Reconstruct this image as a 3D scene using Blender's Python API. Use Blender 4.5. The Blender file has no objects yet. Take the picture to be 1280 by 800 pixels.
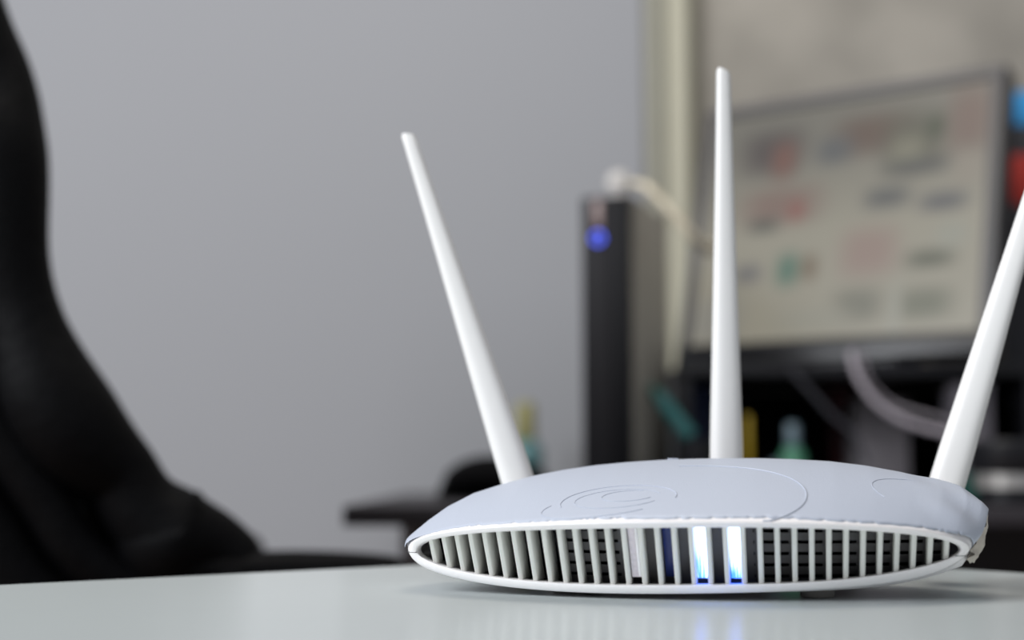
import bpy, bmesh, math, random
from math import sin, cos, pi, radians, atan2, hypot
from mathutils import Vector, Matrix
random.seed(7)
scn = bpy.context.scene
C = scn.collection

# ------------------------------------------------------------------ camera, world, lights, exposure
DESK = 0.74
EYE = DESK + 0.05185
cam_d = bpy.data.cameras.new('camera'); cam = bpy.data.objects.new('camera', cam_d); C.objects.link(cam)
cam_d.lens = 50.0; cam_d.sensor_width = 36.0; cam_d.clip_start = 0.02
cam.location = (0, 0, EYE); cam.rotation_euler = (radians(90 + 6.10), 0, 0)
cam_d.dof.use_dof = True; cam_d.dof.focus_distance = 0.61; cam_d.dof.aperture_fstop = 3.9
scn.camera = cam
scn.view_settings.view_transform = 'Standard'; scn.view_settings.look = 'None'
scn.view_settings.gamma = 1.0; scn.view_settings.use_curve_mapping = False
scn.view_settings.exposure = -0.10
world = bpy.data.worlds.new('world'); scn.world = world; world.use_nodes = True
wb = world.node_tree.nodes['Background']; wb.inputs[0].default_value = (0.80, 0.84, 0.92, 1); wb.inputs[1].default_value = 0.34

def area(name, loc, target, sx, sy, power, col):
    d = bpy.data.lights.new(name, 'AREA'); d.shape = 'RECTANGLE'; d.size = sx; d.size_y = sy; d.energy = power; d.color = col
    o = bpy.data.objects.new(name, d); C.objects.link(o); o.location = loc
    o.rotation_euler = (Vector(target) - Vector(loc)).to_track_quat('-Z', 'Y').to_euler()
    return o
area('window_light', (-2.0, -0.35, 2.1), (0.1, 0.85, 0.78), 1.4, 1.3, 92, (0.93, 0.96, 1.0))
area('ceiling_bounce_fill', (0.0, 1.0, 2.5), (-0.1, 1.3, 0.7), 1.0, 1.0, 15, (1.0, 0.93, 0.83))  # added warm area light standing in for bounce off the ceiling

# ------------------------------------------------------------------ materials
def lin(c):
    return tuple(((v/255)/12.92 if v/255 <= 0.04045 else ((v/255+0.055)/1.055)**2.4) for v in c)
def mat(name, col, rough=0.5, metal=0.0, noise=0.0, scale=20.0, bump=0.0, bscale=200.0, coat=0.0, spec=0.5, sheen=0, trans=0):
    m = bpy.data.materials.new(name); m.use_nodes = True; nt = m.node_tree; b = nt.nodes['Principled BSDF']
    b.inputs['Roughness'].default_value = rough; b.inputs['Metallic'].default_value = metal
    b.inputs['Coat Weight'].default_value = coat; b.inputs['Specular IOR Level'].default_value = spec
    b.inputs['Sheen Weight'].default_value = sheen; b.inputs['Transmission Weight'].default_value = trans
    c = tuple(col) + (1,)
    tc = nt.nodes.new('ShaderNodeTexCoord')
    n = nt.nodes.new('ShaderNodeTexNoise'); n.inputs['Scale'].default_value = scale; n.inputs['Detail'].default_value = 4
    nt.links.new(tc.outputs['Object'], n.inputs['Vector'])
    r = nt.nodes.new('ShaderNodeMix'); r.data_type = 'RGBA'
    r.inputs[6].default_value = tuple(v*(1-noise) for v in col) + (1,)
    r.inputs[7].default_value = tuple(min(1, v*(1+noise)) for v in col) + (1,)
    nt.links.new(n.outputs['Fac'], r.inputs[0]); nt.links.new(r.outputs[2], b.inputs['Base Color'])
    if bump:
        n2 = nt.nodes.new('ShaderNodeTexNoise'); n2.inputs['Scale'].default_value = bscale; n2.inputs['Detail'].default_value = 3
        nt.links.new(tc.outputs['Object'], n2.inputs['Vector'])
        bp = nt.nodes.new('ShaderNodeBump'); bp.inputs['Strength'].default_value = bump; bp.inputs['Distance'].default_value = 0.001
        nt.links.new(n2.outputs['Fac'], bp.inputs['Height']); nt.links.new(bp.outputs[0], b.inputs['Normal'])
    return m
def emit(name, col, strength, base=(0.02, 0.02, 0.02)):
    m = mat(name, base, 0.3); b = m.node_tree.nodes['Principled BSDF']
    b.inputs['Emission Color'].default_value = tuple(col) + (1,); b.inputs['Emission Strength'].default_value = strength
    return m

M = {}
M['wall'] = mat('wall_paint', lin((164, 165, 169)), 0.85, noise=0.015, scale=2.0, bump=0.1, bscale=60)
M['wallpaper'] = mat('mottled_wallpaper', lin((171, 165, 155)), 0.85, noise=0.5, scale=5.5, bump=0.3, bscale=25)
M['cream'] = mat('cream_paint', lin((194, 190, 170)), 0.6, noise=0.02)
M['olive'] = mat('olive_paint', lin((172, 170, 156)), 0.7, noise=0.02)
M['floor'] = mat('floor_wood', lin((120, 96, 72)), 0.5, noise=0.2, scale=5)
M['desk'] = mat('white_laminate', lin((233, 240, 240)), 0.15, noise=0.01, scale=40, bump=0.01, bscale=300, spec=0.36)
M['dark_desk'] = mat('dark_laminate', lin((52, 48, 52)), 0.5, noise=0.1)
M['grey_metal'] = mat('grey_metal', lin((140, 138, 142)), 0.5, metal=0.3)
M['white'] = mat('white_plastic', (0.84, 0.81, 0.81), 0.38, noise=0.015, scale=300)
M['antenna'] = mat('antenna_plastic', (0.76, 0.745, 0.725), 0.38, noise=0.01, scale=200)
M['film'] = mat('bluish_film', lin((176, 182, 195)), 0.48, noise=0.02, scale=600, bump=0.12, bscale=1200)
M['film_back'] = mat('worn_film', lin((188, 180, 168)), 0.5, noise=0.22, scale=140, bump=0.8, bscale=220)
M['fin'] = mat('fin_plastic', (0.72, 0.72, 0.68), 0.42, noise=0.02, scale=300)
M['grille'] = mat('grille_grey', lin((100, 98, 100)), 0.45, noise=0.05, scale=200)
M['shade_backing'] = mat('shade_black', lin((16, 16, 24)), 0.6)  # black stands for the unlit depth behind the slots
M['leather'] = mat('black_leather', lin((4, 4, 6)), 0.6, noise=0.15, scale=60, bump=1.0, bscale=110, spec=0.12)
M['blackmat'] = mat('black_fabric', lin((7, 7, 9)), 0.9, noise=0.15, bump=0.4, bscale=200, spec=0.15)
M['blackpl'] = mat('black_plastic', lin((26, 26, 30)), 0.35, noise=0.05)
M['darkgrey'] = mat('dark_grey_plastic', lin((62, 62, 68)), 0.5, noise=0.05)
M['sidepanel'] = mat('wall_reflection_side', lin((172, 168, 158)), 0.5, noise=0.06)  # pale colour stands in for the wall reflected in the tower side
M['bezel'] = mat('monitor_bezel', lin((88, 86, 86)), 0.5, noise=0.03)
M['chrome'] = mat('chrome', (0.7, 0.7, 0.7), 0.2, metal=1.0)
M['silver'] = mat('silver_ring', (0.66, 0.63, 0.6), 0.3, metal=0.7)
M['rubber'] = mat('grey_rubber', lin((150, 145, 140)), 0.7)
M['teal'] = mat('teal_plastic', lin((58, 112, 112)), 0.4)
M['tealdark'] = mat('dark_teal_plastic', lin((18, 78, 70)), 0.4)
M['yellow'] = mat('yellow_plastic', lin((190, 160, 40)), 0.4)
M['paleyellow'] = mat('pale_yellow_plastic', lin((172, 166, 110)), 0.5)
M['blue'] = mat('blue_card', lin((26, 44, 92)), 0.5)
M['green'] = mat('green_plastic', lin((78, 140, 112)), 0.4)
M['paleblue'] = mat('pale_blue_plastic', lin((120, 140, 150)), 0.4)
M['red'] = mat('dark_red_plastic', lin((92, 22, 34)), 0.4)
M['skyblue'] = mat('sky_blue_paper', lin((62, 158, 222)), 0.6)
M['redpaper'] = mat('red_paper', lin((205, 62, 52)), 0.6)
M['greybox'] = mat('grey_box', lin((150, 144, 148)), 0.6, noise=0.05)
M['cable'] = mat('white_cable', lin((172, 164, 172)), 0.5)
M['greyshell'] = mat('pale_grey_plastic', lin((196, 192, 188)), 0.45)
M['strap'] = mat('cream_strap', lin((214, 204, 182)), 0.5)

# ------------------------------------------------------------------ object helpers
def obj(name, bm, m, parent=None, smooth=True, recalc=True):
    if recalc: bmesh.ops.recalc_face_normals(bm, faces=bm.faces)
    me = bpy.data.meshes.new(name); bm.to_mesh(me); bm.free()
    if smooth:
        me.polygons.foreach_set('use_smooth', [True]*len(me.polygons))
        try: me.set_sharp_from_angle(angle=radians(40))
        except Exception: pass
    me.materials.append(m)
    o = bpy.data.objects.new(name, me); C.objects.link(o)
    if parent: o.parent = parent
    return o
def thing(name, label, cat, loc=(0, 0, 0), rz=0, group=None):
    o = bpy.data.objects.new(name, None); C.objects.link(o); o.location = loc; o.rotation_euler = (0, 0, rz)
    o.empty_display_size = 0.02
    return tag(o, label, cat, group)
def tag(o, label, cat, group=None):
    o['label'] = label; o['category'] = cat
    if group: o['group'] = group
    return o
def struct(name, bm, m, parent=None, smooth=False):
    o = obj(name, bm, m, parent, smooth)
    if not parent: o['kind'] = 'structure'
    return o
def box(bm, x0, x1, y0, y1, z0, z1, bev=0.0, seg=2, mtx=None):
    r = bmesh.ops.create_cube(bm, size=1.0)
    vs = r['verts']
    for v in vs:
        v.co = Vector(((x0+x1)/2 + v.co.x*(x1-x0), (y0+y1)/2 + v.co.y*(y1-y0), (z0+z1)/2 + v.co.z*(z1-z0)))
    if bev:
        es = list({e for v in vs for e in v.link_edges})
        rr = bmesh.ops.bevel(bm, geom=es, offset=bev, segments=seg, affect='EDGES', profile=0.5)
        vs = list({v for f in rr['faces'] for v in f.verts} | {v for v in vs if v.is_valid})
    if mtx:
        for v in vs: v.co = mtx @ v.co
    return bm
def bx(*a, **k): return box(bmesh.new(), *a, **k)
def tube(bm, pts, radii, n=14, flat=None, cap=True, nrm=None):
    """swept round (or flattened) tube along pts"""
    pts = [Vector(p) for p in pts]; rings = []
    if not hasattr(radii, '__len__'): radii = [radii]*len(pts)
    prev = None
    for i, p in enumerate(pts):
        t = (pts[min(i+1, len(pts)-1)] - pts[max(i-1, 0)]).normalized()
        if nrm is not None: a = Vector(nrm)
        elif prev is None: a = Vector((0, 0, 1)) if abs(t.z) < 0.9 else Vector((0, 1, 0))
        else: a = prev
        a = (a - t*a.dot(t)).normalized(); prev = a; b = t.cross(a)
        fl = 1.0 if flat is None else (flat[i] if hasattr(flat, '__len__') else flat)
        rings.append([bm.verts.new(p + a*radii[i]*cos(2*pi*k/n)*fl + b*radii[i]*sin(2*pi*k/n)) for k in range(n)])
    for r0, r1 in zip(rings, rings[1:]):
        for k in range(n): bm.faces.new((r0[k], r0[(k+1) % n], r1[(k+1) % n], r1[k]))
    if cap: bm.faces.new(rings[0][::-1]); bm.faces.new(rings[-1])
    return bm
def lathe(bm, prof, n=32, mtx=None):
    rings = []
    for r, z in prof:
        ring = [Vector((r*cos(2*pi*k/n), r*sin(2*pi*k/n), z)) for k in range(n)]
        rings.append([bm.verts.new(mtx @ v if mtx else v) for v in ring])
    for r0, r1 in zip(rings, rings[1:]):
        for k in range(n): bm.faces.new((r0[k], r0[(k+1) % n], r1[(k+1) % n], r1[k]))
    bm.faces.new(rings[0][::-1]); bm.faces.new(rings[-1])
    return bm
def catmull(pts, m=6):
    P = [Vector(p) for p in pts]; P = [2*P[0]-P[1]] + P + [2*P[-1]-P[-2]]; out = []
    for i in range(1, len(P)-2):
        for j in range(m):
            t = j/m; a, b, c, d = P[i-1:i+3]
            out.append(0.5*((2*b) + (c-a)*t + (2*a-5*b+4*c-d)*t*t + (3*b-a-3*c+d)*t**3))
    out.append(P[-2]); return out
def interp(x, xs, ys):
    if x <= xs[0]: return ys[0]
    for i in range(1, len(xs)):
        if x <= xs[i]:
            t = (x-xs[i-1])/(xs[i]-xs[i-1]); return ys[i-1]*(1-t)+ys[i]*t
    return ys[-1]
def strip(bm, rows, closed=False):
    """grid of quads from rows of points"""
    V = [[bm.verts.new(p) for p in r] for r in rows]
    for a, b in zip(V, V[1:]):
        n = len(a)
        for k in range(n if closed else n-1):
            bm.faces.new((a[k], a[(k+1) % n], b[(k+1) % n], b[k]))
    return V

# ------------------------------------------------------------------ the room
struct('floor', bx(-3.5, 3.5, -1.6, 3.2, -0.02, 0.0), M['floor'])
struct('wall_back', bx(-3.5, 0.227, 2.40, 2.455, 0.0, 2.7), M['wall'])
struct('wall_alcove', bx(-0.2, 3.5, 2.456, 2.56, 0.0, 2.7), M['wallpaper'])
struct('trim_1', bx(0.2275, 0.262, 2.412, 2.4555, 0.0, 2.7, bev=0.004), M['olive'])
struct('trim_2', tube(bmesh.new(), [(0.293, 2.430, 0.0), (0.293, 2.430, 2.7)], 0.0245, 24), M['cream'], smooth=True)
struct('trim_3', bx(0.320, 0.328, 2.440, 2.4555, 0.0, 2.7, bev=0.002), M['olive'])
struct('baseboard_back', bx(-3.5, 0.227, 2.385, 2.398, 0.0, 0.08, bev=0.003), M['cream'])

# ------------------------------------------------------------------ white desk
K = Vector((0.1149, 0.9405, 0)); ea = radians(37.72)
desk = thing('desk', 'glossy white desk carrying the white router with three antennas', 'desk', (K.x, K.y, 0), ea)
obj('desktop', bx(-1.5, 0, -0.85, 0, DESK-0.028, DESK, bev=0.0025, seg=3), M['desk'], desk)
for x in (-1.42, -0.06):
    for y in (-0.79, -0.06):
        obj('leg', bx(x-0.025, x+0.025, y-0.025, y+0.025, 0, DESK-0.0285, bev=0.004), M['grey_metal'], desk)

# ------------------------------------------------------------------ the router
TH = radians(11)
router = thing('wifi_router', 'white lens-shaped wifi router with slatted front mouth and blue lights, on the white desk', 'router',
               (0.0626, 0.5613, DESK), -TH)
CS, KK, ZT = 2.4, 0.85, 0.03276
CO = [1.01663, -0.02036, -0.00823, 0.0073, 0.05315, 0.00391, 0.00752, -0.03424, -0.00879, -0.00369, 0.00882]
CI = [0.87404, -0.01826, 0.03215, 0.09307, 0.05836, -0.00399, 0.01319, -0.01756, 0.00104, 0.00044, 0.00941]
def rad(c, p):
    r = c[0]
    for k in range(1, 6): r += c[2*k-1]*cos(k*p) + c[2*k]*sin(k*p)
    return r
def msurf(s, z, off=0.0): return Vector((s, CS*s*s + KK*(ZT-z) + off, z))      # slanted, bowed plane of the mouth
def loop(c, p, off=0.0, sc=1.0):
    r = rad(c, p)*sc
    return msurf(0.118*r*cos(p), 0.0178 + 0.0155*r*sin(p), off)
UU = [-1.01, -0.98, -0.943, -0.884, -0.806, -0.711, -0.604, -0.489, -0.370, -0.248, -0.125, 0, 0.128, 0.26, 0.394, 0.527, 0.653, 0.766, 0.858, 0.926, 0.967, 0.99]
ZZ = [0.0235, 0.0268, 0.0312, 0.0371, 0.0424, 0.0463, 0.0499, 0.0527, 0.0548, 0.0562, 0.0572, 0.05775, 0.0580, 0.0580, 0.0575, 0.0565, 0.0545, 0.0517, 0.0483, 0.0445, 0.0402, 0.0365]
def bulge(u, r): return 1 + (0.085 if u > 0 else 0.04)*sin(pi*min(r*1.1, 1))*u*u
def top_pt(p, r, lift=0.0):
    q = loop(CO, p); u = q.x/0.118; Zc = interp(u, UU, ZZ); bb = 0.155 - 0.055*u*u; rc = 0.68; zr = 0.030 - 0.004*abs(u)
    if r < rc: z = q.z + (Zc-q.z)*(1-(1-r/rc)**1.8)
    else: z = zr + (Zc-zr)*(1-((r-rc)/(1-rc))**2.4)
    return Vector((q.x*bulge(u, r), q.y + (bb-q.y)*r, z+lift))
def bot_pt(p, r):
    q = loop(CO, p); u = q.x/0.118; bb = 0.155 - 0.055*u*u; zr = 0.030 - 0.004*abs(u)
    zl = 0.0026 + 0.0125*abs(u)**5
    a = min(r/0.18, 1); z = q.z + (min(zl, q.z)-q.z)*(1-(1-a)**2)
    if r > 0.7: z = z + (zr-z)*((r-0.7)/0.3)**2.2
    return Vector((q.x*(bulge(u, r) - 0.07*sin(pi*min(r*1.1, 1))**0.7), q.y + (bb-q.y)*r, z))
NP, NR = 120, 36
rs = [(i/NR)**1.15 for i in range(NR+1)]
bm = bmesh.new(); strip(bm, [[top_pt(pi*k/NP, r) for k in range(NP+1)] for r in rs]); bmesh.ops.remove_doubles(bm, verts=bm.verts, dist=1e-6)
obj('top_shell', bm, M['white'], router)
bm = bmesh.new(); strip(bm, [[bot_pt(pi + pi*k/NP, r) for k in range(NP+1)] for r in rs])
for side in (0, 1):                                                              # close the rounded flanks between the shells
    pt, pb = (0.0, 2*pi) if side == 0 else (pi, pi)
    sg = 1 if side == 0 else -1
    rows = []
    for r in rs:
        a, b = top_pt(pt, r), bot_pt(pb, r)
        rows.append([a.lerp(b, t) + Vector((sg*0.0016*sin(pi*t)*min(1, r*6)*min(1, (1-r)*6), 0, 0)) for t in (0, 0.25, 0.5, 0.75, 1)])
    strip(bm, rows)
bmesh.ops.remove_doubles(bm, verts=bm.verts, dist=1e-6)
obj('bottom_shell', bm, M['white'], router)
# rim around the mouth, with a rounded lip running inwards
NL = 240
bm = bmesh.new()
ph = [2*pi*k/NL for k in range(NL)]
def mix(p, t, off):
    a, b = loop(CO, p), loop(CI, p); q = a.lerp(b, t); q.y += off; return q
rows = [[mix(p, -0.02, 0.0012) for p in ph], [mix(p, 0.04, -0.0003) for p in ph], [mix(p, 0.22, -0.0010) for p in ph], [mix(p, 0.75, -0.0010) for p in ph],
        [mix(p, 0.95, -0.0004) for p in ph], [mix(p, 1.0, 0.0006) for p in ph], [mix(p, 1.03, 0.0070) for p in ph]]
strip(bm, rows, True)
obj('rim', bm, M['white'], router)
# dark moulding seam where the two halves of the rim meet
for p, a, b in ((0.03, 0.0, 1.0), (pi+0.05, -0.02, 0.95)):
    bm = bmesh.new(); tube(bm, [mix(p, t, -0.00085) for t in (a, 0.35, 0.7, b)], 0.00022, 6); obj('seam', bm, M['grille'], router)
# fins
DSF = 0.23*(1182.7-528.6)/703/32
def inner_z(s):
    """top and bottom of the opening at s"""
    best = []
    for rng in ((0.02, pi-0.02), (pi+0.02, 2*pi-0.02)):
        lo = None
        for k in range(200):
            p = rng[0] + (rng[1]-rng[0])*k/199; q = loop(CI, p)
            if lo is None or abs(q.x-s) < lo[0]: lo = (abs(q.x-s), q.z)
        best.append(lo[1])
    return best
for k in range(-16, 17):
    s = k*DSF
    zt, zb = inner_z(s); zt += 0.0006; zb -= 0.0002
    hw = 0.00108; dp = (0.0190 if k < -7 else 0.0115) if abs(k) < 16 else 0.012
    prof = [(hw*0.9, dp), (hw, 0.0009), (hw*0.72, 0.00025), (0, 0), (-hw*0.72, 0.00025), (-hw, 0.0009), (-hw*0.9, dp)]
    bm = bmesh.new(); rows = []
    for t in range(6):
        z = zt + (zb-zt)*t/5
        rows.append([msurf(s, z, 0.0022+d) + Vector((x, 0, 0)) for x, d in prof])
    V = strip(bm, rows, True); bm.faces.new(V[0]); bm.faces.new(V[-1][::-1])
    obj('fin', bm, M['fin'], router)
# inner panel with its rows of vent slots, and a sheet behind, painted black for the dark inside
bm = bmesh.new()
def panel(s0, s1, z0, z1, off, n=10):
    rows = []
    for i in range(n+1):
        s = s0 + (s1-s0)*i/n
        zt, zb = inner_z(s); c0 = min(max(z0, zb-0.001), zt+0.0008); c1 = max(min(z1, zt+0.0008), zb-0.001)
        rows.append([msurf(s, z, off + d) for z, d in ((c0, 0), (c1, 0), (c1, 0.0015), (c0, 0.0015))])
    V = strip(bm, rows, True); bm.faces.new(V[0]); bm.faces.new(V[-1][::-1])
slots = [0.0094, 0.0142, 0.0190, 0.0238, 0.0284]
zs = [0.0044]
for q in slots: zs += [q-0.0007, q+0.0007]
zs.append(0.0330)
for i in range(0, len(zs), 2):
    for s0, s1 in ((-0.0500, -0.024), (0.0305, 0.108)): panel(s0, s1, zs[i], zs[i+1], 0.0140, 14)
panel(-0.024, 0.0305, 0.0044, 0.0330, 0.0140)
x = -0.0500
while x < 0.108:
    if not (-0.026 < x < 0.0305): panel(x, x+0.0014, 0.0044, 0.033, 0.0141, 1)
    x += 0.0135
obj('inner_grille', bm, M['grille'], router)
bm = bmesh.new()
rows = []
for i in range(25):
    s = -0.110+0.220*i/24; zt, zb = inner_z(s); rows.append([msurf(s, z, 0.0215) for z in (zb-0.0008, 0.018, zt+0.0006)])
strip(bm, rows); obj('shade_backing', bm, M['shade_backing'], router)
# light guides
def guide_mat(name, top, bottom, st, streak):
    m = bpy.data.materials.new(name); m.use_nodes = True; nt = m.node_tree; b = nt.nodes['Principled BSDF']
    b.inputs['Base Color'].default_value = (0.3, 0.4, 0.8, 1); b.inputs['Roughness'].default_value = 0.15
    tc = nt.nodes.new('ShaderNodeTexCoord'); sp = nt.nodes.new('ShaderNodeSeparateXYZ'); nt.links.new(tc.outputs['Object'], sp.inputs[0])
    mp = nt.nodes.new('ShaderNodeMapping'); mp.inputs['Scale'].default_value = (1500, 40, 40); nt.links.new(tc.outputs['Object'], mp.inputs[0])
    n = nt.nodes.new('ShaderNodeTexNoise'); n.inputs['Scale'].default_value = 1.0; n.inputs['Detail'].default_value = 1; nt.links.new(mp.outputs[0], n.inputs['Vector'])
    mr = nt.nodes.new('ShaderNodeMapRange'); mr.inputs[1].default_value = 0.008; mr.inputs[2].default_value = 0.026
    nt.links.new(sp.outputs['Z'], mr.inputs[0])
    ad = nt.nodes.new('ShaderNodeMath'); ad.operation = 'MULTIPLY_ADD'; nt.links.new(n.outputs['Fac'], ad.inputs[0]); ad.inputs[1].default_value = streak; nt.links.new(mr.outputs[0], ad.inputs[2])
    sb = nt.nodes.new('ShaderNodeMath'); sb.operation = 'SUBTRACT'; nt.links.new(ad.outputs[0], sb.inputs[0]); sb.inputs[1].default_value = streak*0.5
    cr = nt.nodes.new('ShaderNodeValToRGB'); nt.links.new(sb.outputs[0], cr.inputs[0])
    cr.color_ramp.elements[0].color = bottom + (1,); cr.color_ramp.elements[1].color = top + (1,)
    cr.color_ramp.elements[0].position = 0.1; cr.color_ramp.elements[1].position = 0.75
    nt.links.new(cr.outputs[0], b.inputs['Emission Color']); b.inputs['Emission Strength'].default_value = st
    return m
M['lit'] = guide_mat('lit_guide', (0.50, 0.66, 1.0), (0.0, 0.09, 0.95), 4.4, 1.8)
M['clear'] = mat('clear_guide', (0.75, 0.68, 0.72), 0.12, noise=0.2, scale=600, trans=0.0)
M['dimblue'] = mat('dim_guide', (0.015, 0.03, 0.17), 0.2)
for kc, mm, lab in ((-2.5, 'clear', 'unlit pale light guide'), (-0.5, 'dimblue', 'dark blue unlit light guide'), (1.5, 'lit', 'glowing blue-white light guide'), (3.5, 'lit', 'glowing blue-white light guide')):
    s = kc*DSF + 0.0004; bm = bmesh.new(); hw = 0.00225
    off = 0.0045 if mm != 'dimblue' else 0.0105
    rows = []
    for t in range(7):
        z = 0.0300 + (0.0092-0.0300)*t/6
        rows.append([msurf(s, z, off+d) + Vector((x, 0, 0)) for x, d in ((hw, 0.004), (hw, 0.0004), (hw*0.75, 0), (-hw*0.75, 0), (-hw, 0.0004), (-hw, 0.004))])
    V = strip(bm, rows, True); bm.faces.new(V[0]); bm.faces.new(V[-1][::-1])
    g = obj('light_guide', bm, M[mm], router); g['label'] = lab
    if mm == 'clear':
        bm = bmesh.new(); tube(bm, [msurf(s+0.0012, z, 0.0044) for z in (0.0298, 0.020, 0.0100)], 0.0007, 8)
        obj('highlight_streak', bm, mat('highlight_white', (0.9, 0.88, 0.9), 0.15), g)  # pale tube painted as the bright highlight along the clear guide
# rubber feet
for s, b in ((0.056, 0.053), (-0.050, 0.055), (0.056, 0.125), (-0.050, 0.125)):
    obj('foot', lathe(bmesh.new(), [(0.0066, 0.0002), (0.0070, 0.0008), (0.0070, 0.0045)], 24, Matrix.Translation((s, b, 0))), M['rubber'], router)
# protective film on the top, ragged along the lip, creased at the right end
rnd = [random.random() for _ in range(400)]
def rag(k):
    a = rnd[int(k*1.7) % 400]
    return 0.012 + 0.0015*sin(k*0.9) + 0.003*sin(k*0.11+1) + (0.008*a if a > 0.84 else 0)
bm = bmesh.new(); NF = 300; rows = []
for j in range(31):
    row = []
    for k in range(NF+1):
        p = pi*(0.018 + 0.967*k/NF); r0 = rag(k); u = -cos(p)
        r = r0 + (0.985-r0)*(j/30)**1.1
        q = top_pt(p, r, 0.0002)
        uu = q.x/0.118
        w = max(0, (uu-0.80)/0.22)
        if w > 0: q += Vector((0.0012*w, 0, 0.0009*w + 0.0008*w*sin(q.y*150+uu*22) + 0.0006*w*sin(q.y*330)))
        lf = max(0, (-uu-0.93)/0.08)*max(0, 1-j/12)
        if lf > 0: q += Vector((-0.0012*lf, -0.001*lf, 0.0002*lf))
        row.append(q)
    rows.append(row)
strip(bm, rows)
film = obj('protective_film', bm, M['film'], router)
so = film.modifiers.new('thickness', 'SOLIDIFY'); so.thickness = 0.00012; so.offset = 1
film['label'] = 'bluish white protective film with ragged edge and curled ends'
# torn film hanging over the right flank
bm = bmesh.new(); rows = []
for i in range(26):
    r = 0.04 + 0.44*i/25
    a, b = top_pt(0.0, r), bot_pt(2*pi, r)
    row = []
    for j in range(9):
        t = -0.12*sin(pi*i/25) + (0.90 + 0.12*sin(pi*i/25))*j/8
        q = a.lerp(b, t) + Vector((0.0022*sin(pi*max(0, min(1, t))) + 0.0010 + 0.0022*sin(pi*i/25), 0, 0))
        q += Vector((0.0006*sin(i*0.9+j*0.6) + 0.0004*sin(i*0.7-j*1.3), 0, 0.0004*sin(i*1.1)))
        row.append(q)
    rows.append(row)
strip(bm, rows)
fl = obj('torn_film', bm, M['film_back'], router); fl['label'] = 'crumpled beige torn film on the right end'
# embossed outlines on the film
def on_top(s, b, lift=0.00028):
    """point on the dome above plan position"""
    p = math.acos(max(-1, min(1, s/0.121))); r = 0.5
    for _ in range(12):
        q = top_pt(p, r); r = max(0, min(1, r + (b-q.y)/0.14)); p = max(0.01, min(pi-0.01, p + (q.x-s)/0.12))
    return top_pt(p, r, lift)
def emboss(pts, rr, lab=None):
    c = catmull([(s, b, 0) for s, b in pts], 8)
    bm = bmesh.new(); tube(bm, [on_top(v.x, v.y) for v in c], rr, 6)
    o = obj('embossed_line', bm, M['film'], film)
    return o
def ring(cs, cb, rx, ry, a0, a1, n=20, rot=0):
    return [(cs + rx*cos(a0+(a1-a0)*i/n)*cos(rot) - ry*sin(a0+(a1-a0)*i/n)*sin(rot), cb + rx*cos(a0+(a1-a0)*i/n)*sin(rot) + ry*sin(a0+(a1-a0)*i/n)*cos(rot)) for i in range(n+1)]
emboss(ring(-0.004, 0.030, 0.056, 0.040, radians(-46), radians(88)), 0.00034)
emboss(ring(0.103, 0.050, 0.024, 0.017, radians(60), radians(215)), 0.00013)
emboss(ring(-0.024, 0.024, 0.024, 0.015, radians(-10), radians(195)), 0.0002)
emboss(ring(-0.024, 0.024, 0.018, 0.010, radians(20), radians(330)), 0.00013)
emboss(ring(-0.031, 0.018, 0.024, 0.011, radians(150), radians(320)), 0.0002)
emboss(ring(-0.020, 0.026, 0.011, 0.006, radians(60), radians(330)), 0.00013)
# small nick standing up on the crest
bm = bmesh.new(); box(bm, -0.0025, 0.0025, -0.0007, 0.0007, 0, 0.0008, bev=0.0002, mtx=Matrix.Translation(on_top(-0.008, 0.108, 0.0)))
obj('film_nick', bm, M['film'], film)
# antennas
AP = [(0.0, 0.0080), (0.03, 0.0086), (0.16, 0.0083), (0.30, 0.0075), (0.50, 0.0063), (0.70, 0.0051), (0.85, 0.0043), (0.96, 0.0038), (0.992, 0.0036), (1.0, 0.0029)]
def antenna(base, tip, twist, lab):
    a, b = Vector(base), Vector(tip); ax = (b-a); L = ax.length; ax.normalize()
    side = Vector((1, 0, 0)); side = (side - ax*side.dot(ax)).normalized(); fr = ax.cross(side)
    side, fr = side*cos(twist)+fr*sin(twist), fr*cos(twist)-side*sin(twist)
    bm = bmesh.new(); rings = []; n = 36
    for t, r in AP:
        ring_ = []
        for k in range(n):
            an = 2*pi*k/n; cx, cy = cos(an), sin(an)
            e = 0.78
            X = math.copysign(abs(cx)**e, cx)*r*0.98; Y = math.copysign(abs(cy)**e, cy)*r*0.72
            tilt = 0.0012*(X/max(r, 1e-6)) if t > 0.95 else 0
            ring_.append(bm.verts.new(a + ax*(t*L - tilt) + side*X + fr*Y))
        rings.append(ring_)
    for r0, r1 in zip(rings, rings[1:]):
        for k in range(n): bm.faces.new((r0[k], r0[(k+1) % n], r1[(k+1) % n], r1[k]))
    bm.faces.new(rings[0][::-1]); bm.faces.new(rings[-1])
    o = obj('antenna', bm, M['antenna'], router); o['label'] = lab
    bm = bmesh.new(); m = Matrix.Translation(a) @ Matrix.Rotation(radians(90), 4, 'X')
    lathe(bm, [(0.0060, -0.009), (0.0078, -0.0078), (0.0078, 0.020), (0.006, 0.022)], 24, m)
    obj('hinge', bm, M['white'], o)
    return o
antenna((0.0142, 0.163, 0.030), (0.0161, 0.163, 0.2587), 0.25, 'upright middle antenna')
antenna((-0.0827, 0.142, 0.030), (-0.1467, 0.142, 0.2272), 0.15, 'left-leaning antenna')
antenna((0.1130, 0.140, 0.030), (0.1775, 0.140, 0.2300), -0.15, 'right-leaning antenna')

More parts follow.
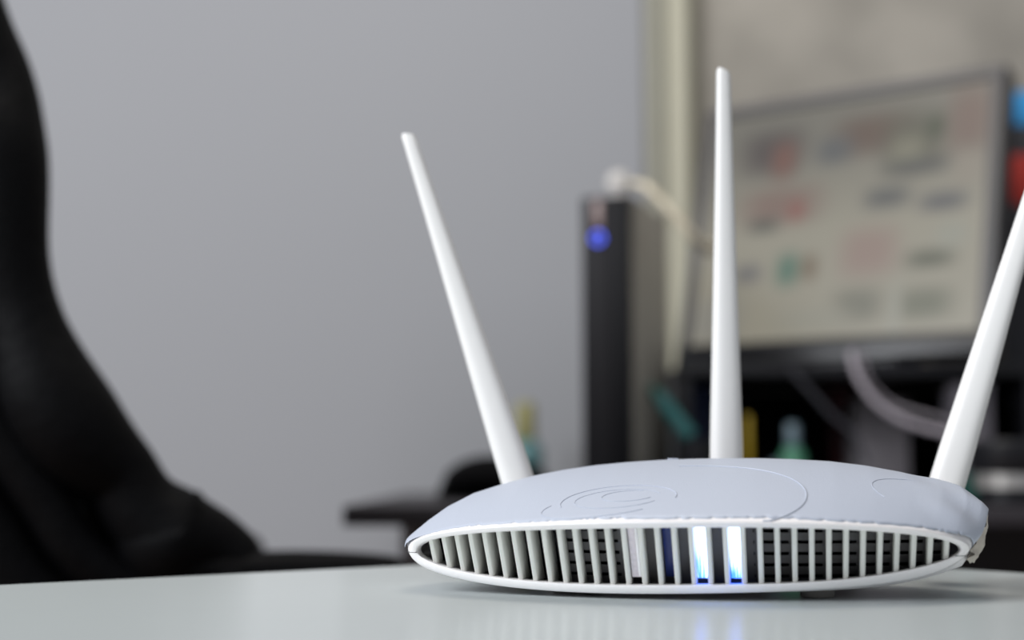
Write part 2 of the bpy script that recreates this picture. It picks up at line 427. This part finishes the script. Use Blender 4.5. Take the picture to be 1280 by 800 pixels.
# ------------------------------------------------------------------ office chair at the left
chair = thing('office_chair', 'black padded leather office chair with thick rolled side bolsters, left of the white desk', 'chair', (-0.45-0.22*sin(radians(24)), 1.0+0.22*cos(radians(24)), 0), radians(24))
def cx(px, py):
    q = (px-640)/1778; a = radians(24); x = (q+0.45)/(cos(a)-q*sin(a)); Y = 1+x*sin(a)
    return Vector((x, 0, 0.79185 + (590-py)/1778*Y))
edge = [(-60, -190), (-30, -70), (-4, 10), (24, 75), (44, 140), (53, 220), (57, 320), (74, 385), (110, 445), (155, 510), (190, 560), (212, 594), (238, 606), (272, 626), (306, 654), (334, 688), (346, 760), (338, 880)]
prof = [cx(*e) for e in edge]
cc = catmull(prof, 5)
def normal2(i, P):
    t = (P[min(i+1, len(P)-1)] - P[max(i-1, 0)]).normalized(); return Vector((t.z, 0, -t.x))   # points to -inside
bo = []
for i, q in enumerate(cc):
    n = normal2(i, cc); n = n if n.x < 0 else -n
    bo.append((q, n))
R = [0.034 + 0.006*sin(i*0.33) for i in range(len(bo))]
for yc in (-0.22, 0.24):
    bm = bmesh.new(); tube(bm, [q + n*R[i] + Vector((0, yc, 0)) for i, (q, n) in enumerate(bo)], R, 22, nrm=(0, 1, 0))
    obj('side_bolster', bm, M['leather'], chair)
# padded centre of the back between the bolsters, and its rear shell
bm = bmesh.new(); rows = []
for i, (q, n) in enumerate(bo):
    d0 = 0.030 + 0.006*abs(sin(i*0.40)); sec = []
    th_ = 0.15
    for yy, dd in ((-0.20, 0.02), (-0.10, 0), (0, -0.004), (0.11, 0), (0.22, 0.02), (0.22, th_-0.03), (0.11, th_), (0, th_+0.01), (-0.10, th_), (-0.20, th_-0.03)):
        sec.append(q + n*(d0+dd) + Vector((0, yy, 0)))
    rows.append(sec)
V = strip(bm, rows, True); bm.faces.new(V[0]); bm.faces.new(V[-1][::-1])
obj('backrest', bm, M['blackmat'], chair)
# stitched panel on the near flank with piping
bm = bmesh.new()
tube(bm, [q + n*0.083 + Vector((0, -0.215, 0)) for q, n in bo[6:-4]], 0.020, 16, nrm=(0, 1, 0))
obj('flank_roll', bm, M['leather'], chair)
bm = bmesh.new()
tube(bm, [q + n*0.125 + Vector((0, -0.20, 0)) for q, n in bo[6:-4]], 0.026, 16, nrm=(0, 1, 0))
obj('flank_roll', bm, M['leather'], chair)
for yc in (-0.235, 0.255):
    pts = [cx(230, 705), cx(290, 712), cx(370, 711), cx(440, 713), cx(490, 718), cx(512, 728)]
    bm = bmesh.new(); tube(bm, [p + Vector((0, yc, 0)) for p in catmull(pts, 5)], [0.016]*4 + [0.0165]*16 + [0.015, 0.014, 0.012, 0.010, 0.008, 0.004], 18, nrm=(0, 0, 1))
    arm = obj('armrest', bm, M['leather'], chair)
    bm = bmesh.new(); tube(bm, [p + Vector((0, yc, 0)) for p in catmull([cx(430, 735), cx(440, 850), cx(400, 960), cx(330, 1010)], 5)], 0.014, 12)
    obj('arm_post', bm, M['blackpl'], arm)
bm = bmesh.new(); box(bm, -0.06, 0.40, -0.21, 0.23, 0.44, 0.55, bev=0.035, seg=4); obj('seat', bm, M['leather'], chair)
bm = bmesh.new(); tube(bm, [(0.15, 0, 0.10), (0.15, 0, 0.44)], 0.025, 16); obj('gas_lift', bm, M['chrome'], chair)
for k in range(5):
    a = 2*pi*k/5+0.3; d = Vector((cos(a), sin(a), 0)); c0 = Vector((0.15, 0, 0))
    bm = bmesh.new(); tube(bm, [c0+d*0.02+Vector((0, 0, 0.115)), c0+d*0.16+Vector((0, 0, 0.10)), c0+d*0.30+Vector((0, 0, 0.075))], [0.026, 0.021, 0.016], 12)
    leg = obj('base_leg', bm, M['blackpl'], chair)
    bm = bmesh.new(); m = Matrix.Translation(c0+d*0.30+Vector((0, 0, 0.03))) @ Matrix.Rotation(a, 4, 'Z') @ Matrix.Rotation(radians(90), 4, 'X')
    lathe(bm, [(0.02, -0.022), (0.03, -0.018), (0.03, 0.018), (0.02, 0.022)], 20, m); obj('caster', bm, M['blackpl'], leg)

# ------------------------------------------------------------------ dark desk at the back
TOP = 0.7565
fd = thing('computer_desk', 'dark computer desk against the back wall, carrying the monitor', 'desk', (0.6, 1.9, 0))
obj('desktop', bx(-0.777, 1.0, -0.40, 0.46, TOP-0.021, TOP, bev=0.002), M['dark_desk'], fd)
for x in (-0.72, 0.96):
    obj('side_panel', bx(x, x+0.02, -0.34, 0.40, 0, TOP-0.0215), M['greybox'], fd)
obj('back_panel', bx(-0.698, 0.958, 0.36, 0.375, 0.25, TOP-0.0215), M['dark_desk'], fd)
# pouch left of the tower
bm = bmesh.new(); m = Matrix.Translation((-0.016, 1.80, TOP+0.001)); rows = []
for i in range(13):
    t = i/12; h = 0.054*sin(pi*min(1, max(0.0, t))**0.8)**0.55 + 0.001; w = 0.055*sin(pi*t)**0.5 + 0.004
    rows.append([m @ Vector((-0.080+0.16*t, w*cos(a), h*(0.5+0.5*sin(a)))) for a in [2*pi*k/16 for k in range(16)]])
V = strip(bm, rows, True); bm.faces.new(V[0]); bm.faces.new(V[-1][::-1])
p = thing('soft_pouch', 'low black rounded pouch on the dark desk, left of the slim black tower', 'pouch')
po = obj('pouch_body', bm, M['blackmat'], p)
bm = bmesh.new(); tube(bm, [m @ Vector((-0.06+0.12*i/10, -0.010, 0.052*sin(pi*(0.12+0.76*i/10))**0.55+0.0005)) for i in range(11)], 0.0015, 6); obj('zip', bm, M['darkgrey'], p)
# bottle
def bottle(name, lab, cat, loc, r, h, mb, mc, cap=0.28, grp=None):
    t = thing(name, lab, cat, loc, 0, grp)
    hb = h*(1-cap)
    obj('body', lathe(bmesh.new(), [(r*0.9, 0), (r, 0.004), (r, hb*0.8), (r*0.8, hb*0.92), (r*0.45, hb)], 24), mb, t)
    obj('cap', lathe(bmesh.new(), [(r*0.5, hb+0.0002), (r*0.55, hb+0.002), (r*0.5, h-0.002), (r*0.4, h)], 24), mc, t)
    return t
bottle('bottle', 'teal bottle with a pale yellow cap, behind the left-leaning router antenna', 'bottle', (0.022, 2.26, TOP), 0.028, 0.145, mat('pale_teal', lin((96, 138, 142)), 0.4), M['paleyellow'], 0.40)
# slim tower
tw = thing('computer_tower', 'slim black computer tower with a round blue power light, on the dark desk', 'computer', (0.1110, 1.728, TOP), radians(-20))
TWH = 0.375
obj('case', bx(-0.026, 0.034, 0.006, 0.19, 0.001, TWH, bev=0.003), M['darkgrey'], tw)
obj('side_panel', bx(0.0345, 0.0375, 0.01, 0.185, 0.004, TWH-0.004, bev=0.001), M['sidepanel'], tw)
obj('front_panel', bx(-0.026, 0.012, -0.002, 0.0055, 0.002, TWH-0.002, bev=0.002), mat('tower_front', lin((34, 33, 36)), 0.6, spec=0.2), tw)
obj('front_strip', bx(0.0125, 0.034, -0.004, 0.0055, 0.002, TWH-0.002, bev=0.002), mat('tower_strip', lin((14, 14, 18)), 0.6, spec=0.2), tw)
obj('pinkish_strip', bx(-0.010, 0.0, -0.0035, -0.0022, 0.335, TWH-0.006, bev=0.0005), mat('pinkish', lin((150, 128, 125)), 0.4), tw)  # pinkish upright strip on the front panel
bm = bmesh.new(); m = Matrix.Translation((-0.0045, -0.0045, 0.321)); tube(bm, [m @ Vector((0.0062*cos(a), 0, 0.0062*sin(a))) for a in [2*pi*k/24 for k in range(25)]], 0.0019, 8)
obj('power_light', bm, emit('blue_ring', (0.08, 0.12, 0.85), 2.4), tw)
# rounded gadget on the tower and its cord
g = thing('round_gadget', 'small round white gadget sitting on top of the slim black tower', 'camera', (0.134, 1.755, TOP+TWH+0.0005))
obj('foot', bx(-0.012, 0.012, -0.010, 0.010, 0, 0.004, bev=0.001), M['white'], g)
bm = bmesh.new(); bmesh.ops.create_uvsphere(bm, u_segments=24, v_segments=14, radius=0.016)
for v in bm.verts: v.co.y *= 0.7; v.co.z += 0.0195
obj('housing', bm, M['greyshell'], g)
bm = bmesh.new(); tube(bm, catmull([(0.150, 1.72, 1.144), (0.165, 1.70, 1.135), (0.190, 1.69, 1.106), (0.215, 1.69, 1.078), (0.235, 1.72, 1.066), (0.262, 1.80, 1.078)], 6), 0.0085, 10, flat=0.6)
tag(obj('strap', bm, M['strap']), 'cream strap running from the slim tower down to the monitor', 'strap')

# riser shelf with its contents
rx0, rx1, ry0, ry1, rz = 0.214, 0.668, 1.80, 2.16, 0.172
rs_ = thing('riser_shelf', 'black open riser shelf standing under the tilted monitor', 'shelf', (0, 0, TOP))
obj('shelf_top', bx(rx0, rx1, ry0, ry1, rz-0.016, rz, bev=0.002), M['blackpl'], rs_)
for x in (rx0, rx1-0.014): obj('side', bx(x, x+0.014, ry0+0.002, ry1, 0.0005, rz-0.0165, bev=0.001), M['blackpl'], rs_)
obj('back', bx(rx0+0.015, rx1-0.015, ry1-0.012, ry1-0.002, 0.0005, rz-0.0165), M['blackmat'], rs_)
def at(px, py, Y): return Vector(((px-640)/1778*Y, Y, 0.79185+(590-py)/1778*Y))
def small_box(name, lab, cat, px0, px1, pytop, Y, d, m, grp=None, z0=None):
    a, b = at(px0, pytop, Y), at(px1, pytop, Y)
    t = thing(name, lab, cat, ((a.x+b.x)/2, Y, TOP), 0, grp); w = (b.x-a.x)/2; h = a.z-TOP
    obj('carton', bx(-w, w, 0, d, 0.001, h, bev=0.002), m, t)
    obj('lid', bx(-w-0.0008, w+0.0008, -0.0008, d+0.0008, h-0.012, h+0.001, bev=0.001), m, t)
    return t
small_box('carton_box', 'dark blue box inside the riser shelf, left of the middle antenna', 'box', 862, 890, 485, 1.96, 0.08, M['blue'])
small_box('carton_box', 'tall grey box inside the riser shelf behind the looped white cable', 'box', 1070, 1135, 500, 1.93, 0.08, M['greybox'])
small_box('carton_box', 'grey box right of the looped white cable, behind the right-leaning antenna', 'box', 1196, 1240, 482, 1.79, 0.06, mat('dark_grey_box', lin((98, 94, 100)), 0.6))
small_box('carton_box', 'dark red box at the back of the riser shelf under the monitor', 'box', 1040, 1066, 489, 2.06, 0.06, M['red'])
bottle('marker_pen', 'stubby yellow marker standing in the riser shelf, right of the middle antenna', 'marker', (at(934, 500, 1.83).x, 1.83, TOP), 0.008, 0.108, mat('marker_black', (0.02, 0.02, 0.02), 0.4), M['yellow'], 0.60)
bottle('glue_bottle', 'green bottle with a pale blue cap standing in the riser shelf', 'bottle', (at(990, 500, 1.84).x, 1.84, TOP), 0.017, 0.098, M['green'], M['paleblue'], 0.30)
bottle('spray_bottle', 'small pale blue grey bottle beside the green bottle in the riser shelf', 'bottle', (at(966, 500, 1.86).x, 1.86, TOP), 0.011, 0.05, M['paleblue'], M['paleblue'], 0.3)
pn = thing('pen', 'teal pen leaning diagonally left of the middle antenna', 'pen')
a, b = at(812, 482, 1.76), at(862, 545, 1.76); d = (b-a)
obj('barrel', tube(bmesh.new(), [a+d*0.2, b], 0.0095, 12), M['teal'], pn); obj('tip', tube(bmesh.new(), [a, a+d*0.19], [0.004, 0.009], 12), M['tealdark'], pn)
# cup that the pen leans in
cu = thing('pen_cup', 'low black pen cup in front of the riser shelf holding the teal pen', 'cup', (at(868, 600, 1.755).x, 1.755, TOP))
obj('cup_wall', lathe(bmesh.new(), [(0.020, 0.001), (0.022, 0.004), (0.024, 0.075), (0.022, 0.075), (0.020, 0.006)], 24), M['blackpl'], cu)
cab = [at(1066, 440, 1.80), at(1072, 468, 1.79), at(1092, 500, 1.78), at(1120, 522, 1.77), at(1155, 536, 1.76), at(1195, 545, 1.75), at(1235, 560, 1.74)]
bm = bmesh.new(); tube(bm, catmull(cab, 6), 0.0044, 10)
tag(obj('power_cable', bm, M['cable']), 'thick white cable looping down from the monitor in front of the riser shelf', 'cable')
cab = [at(1078, 440, 1.80), at(1086, 474, 1.80), at(1108, 500, 1.80), at(1130, 512, 1.79), at(1168, 522, 1.77), at(1205, 536, 1.76)]
bm = bmesh.new(); tube(bm, catmull(cab, 6), 0.0030, 10)
tag(obj('signal_cable', bm, mat('grey_cable', lin((130, 124, 130)), 0.5)), 'thinner grey cable looping beside the thick white cable', 'cable')
cab = [at(985, 458, 1.79), at(1010, 486, 1.79), at(1040, 520, 1.79), at(1062, 540, 1.79), at(1080, 580, 1.79)]
bm = bmesh.new(); tube(bm, catmull(cab, 6), 0.0035, 10)
tag(obj('thin_cable', bm, M['darkgrey']), 'dark grey cable crossing the riser shelf opening diagonally', 'cable')
# round jar with silver ring
jr = thing('lens_jar', 'round black jar with a silver ring, at the right edge of the dark desk', 'jar', (at(1256, 600, 1.56).x, 1.56, TOP))
obj('body', lathe(bmesh.new(), [(0.030, 0.001), (0.032, 0.003), (0.032, 0.016)], 32), M['blackpl'], jr)
obj('ring', lathe(bmesh.new(), [(0.034, 0.0165), (0.036, 0.018), (0.036, 0.033), (0.034, 0.035)], 32), M['silver'], jr)
obj('top_cap', lathe(bmesh.new(), [(0.040, 0.0355), (0.041, 0.037), (0.041, 0.066), (0.037, 0.070)], 32), M['blackpl'], jr)
tb = thing('teal_case', 'flat dark teal case beside the silver-ringed jar', 'case', (at(1222, 610, 1.64).x, 1.64, TOP))
obj('base', bx(-0.03, 0.03, -0.02, 0.02, 0.001, 0.020, bev=0.003), M['tealdark'], tb); obj('lid', bx(-0.03, 0.03, -0.02, 0.02, 0.0205, 0.034, bev=0.003), M['tealdark'], tb)

# monitor
MX, MY, MZ, yaw, tilt, MW, MH = 0.4092, 1.8694, 0.79185+0.147, 0.6211, 0.2781, 0.4380, 0.4031
mon = thing('monitor', 'grey-framed tilted monitor showing a page of small pictures, on the riser shelf', 'monitor', (MX, MY, MZ), -yaw)
T = Matrix.Rotation(-tilt, 4, 'X')
hw = MW/2; bw = 0.016
def mbx(x0, x1, y0, y1, z0, z1, bev=0.0015): return bx(x0, x1, y0, y1, z0, z1, bev=bev, mtx=T)
obj('housing', mbx(-hw+0.004, hw-0.004, 0.006, 0.040, 0.004, MH-0.004, 0.004), M['darkgrey'], mon)
bm = bmesh.new()
for r in ((-hw, hw, MH-bw, MH), (-hw, -hw+bw, 0.030, MH-bw), (hw-bw, hw, 0.030, MH-bw)):
    box(bm, r[0], r[1], -0.004, 0.0058, r[2], r[3], bev=0.0012, mtx=T)
obj('bezel', bm, M['bezel'], mon)
obj('lower_bezel', mbx(-hw, hw, -0.004, 0.0058, 0, 0.0298), M['blackpl'], mon)
obj('side_edge', mbx(hw+0.0003, hw+0.004, -0.003, 0.036, 0.004, MH-0.002), M['blackpl'], mon)
patches = [(960, 195, 45, 30, (95, 82, 78)), (978, 205, 18, 24, (150, 92, 74)), (1100, 170, 50, 26, (120, 92, 74)), (1160, 180, 40, 38, (104, 102, 78)), (1150, 195, 22, 22, (150, 146, 118)),
    (1187, 160, 12, 14, (66, 84, 48)), (1230, 150, 28, 42, (140, 108, 92)), (980, 262, 55, 24, (156, 122, 106)), (1004, 268, 13, 13, (176, 100, 84)), (958, 287, 22, 9, (96, 98, 84)),
    (1050, 192, 25, 18, (104, 108, 110)), (1128, 252, 30, 14, (100, 102, 100)), (1202, 258, 30, 12, (98, 100, 104)), (1165, 212, 42, 10, (90, 92, 88)), (1000, 340, 16, 20, (78, 138, 112)),
    (1030, 338, 12, 16, (140, 116, 82)), (1110, 320, 38, 30, (178, 146, 130)), (1190, 330, 30, 11, (100, 104, 76)), (1185, 385, 36, 18, (126, 128, 100)), (1100, 385, 32, 20, (134, 132, 110)),
    (942, 345, 20, 12, (126, 124, 124)), (1215, 300, 20, 16, (176, 176, 156)), (1040, 400, 50, 14, (176, 172, 150)), (1150, 400, 8, 40, (180, 178, 158)), (1230, 215, 20, 20, (170, 158, 138)), (900, 400, 40, 30, (168, 164, 150))]
cen = []
for (x, y, a, b, c) in patches:
    u = (x-868)/(1255-868); yt = 158 + (96-158)*u; yb = 428 + (-8)*u
    cen.append((u, 1-(y-yt)/(yb-yt), a/387, b/300, lin(tuple((0.72*v+0.28*(sum(c)/3))*0.92 for v in c))))
NX, NY = 96, 80; bm = bmesh.new(); sx0, sx1, sz0, sz1 = -hw+bw, hw-bw, 0.0302, MH-bw
grid = [[bm.verts.new(T @ Vector((sx0+(sx1-sx0)*i/NX, 0.0015, sz0+(sz1-sz0)*j/NY))) for i in range(NX+1)] for j in range(NY+1)]
for j in range(NY):
    for i in range(NX): bm.faces.new((grid[j][i], grid[j][i+1], grid[j+1][i+1], grid[j+1][i]))
bm.normal_update()
me = bpy.data.meshes.new('screen'); bm.to_mesh(me); bm.free()
at_ = me.color_attributes.new('picture', 'FLOAT_COLOR', 'POINT'); cols = []
lo, hi = lin((128, 125, 115)), lin((164, 159, 143))
for j in range(NY+1):
    for i in range(NX+1):
        u, v = i/NX, j/NY; k = max(0, min(1, (v-0.45)/0.4)); c = [hi[q]*(1-k)+lo[q]*k for q in range(3)]
        for (cu_, cv, ru, rv, col) in cen:
            d = max(abs(u-cu_)/ru, abs(v-cv)/rv)*0.5 + hypot((u-cu_)/ru, (v-cv)/rv)*0.5
            w = max(0, min(1, (1.4-d)/0.9))*0.95
            c = [c[q]*(1-w)+col[q]*w for q in range(3)]
        cols += c + [1.0]
at_.data.foreach_set('color', cols)
sm = mat('screen_picture', (0.02, 0.02, 0.02), 0.35); nt = sm.node_tree; an = nt.nodes.new('ShaderNodeAttribute'); an.attribute_name = 'picture'
nt.links.new(an.outputs['Color'], nt.nodes['Principled BSDF'].inputs['Emission Color']); nt.nodes['Principled BSDF'].inputs['Emission Strength'].default_value = 0.70
me.materials.append(sm); so = bpy.data.objects.new('screen', me); C.objects.link(so); so.parent = mon
zf = TOP + 0.1725 - MZ
obj('stand_foot', bx(-0.10, 0.10, 0.00, 0.15, zf, zf+0.008, bev=0.003), M['blackpl'], mon)
obj('stand_neck', tube(bmesh.new(), [(0, 0.085, zf+0.008), (0, 0.095, 0.12), (0, 0.088, 0.17)], [0.022, 0.02, 0.02], 14), M['blackpl'], mon)

# dark computer case at the right edge with stickers
pc = thing('computer_case', 'tall dark computer case right of the monitor, with blue and red stickers', 'computer', (0.775, 1.99, TOP))
obj('case_body', bx(-0.080, 0.12, 0.008, 0.36, 0.012, 0.575, bev=0.004), M['darkgrey'], pc)
obj('front_panel', bx(-0.083, 0.123, -0.004, 0.0075, 0.012, 0.578, bev=0.004), mat('case_front', lin((54, 54, 60)), 0.5), pc)
for x in (-0.06, 0.10): obj('foot', bx(x-0.015, x+0.015, 0.02, 0.30, 0.0005, 0.0118, bev=0.002), M['blackpl'], pc)
def sticker(px0, px1, py0, py1, m, lab):
    a, b = at(px0, py1, 1.985), at(px1, py0, 1.985)
    o = obj('sticker', bx(a.x-0.775, b.x-0.775, -0.0052, -0.0042, a.z-TOP, b.z-TOP, bev=0.0003), m, pc); o['label'] = lab
sticker(1257, 1312, 106, 150, M['skyblue'], 'sky blue sticker'); sticker(1274, 1316, 188, 252, M['redpaper'], 'red sticker')
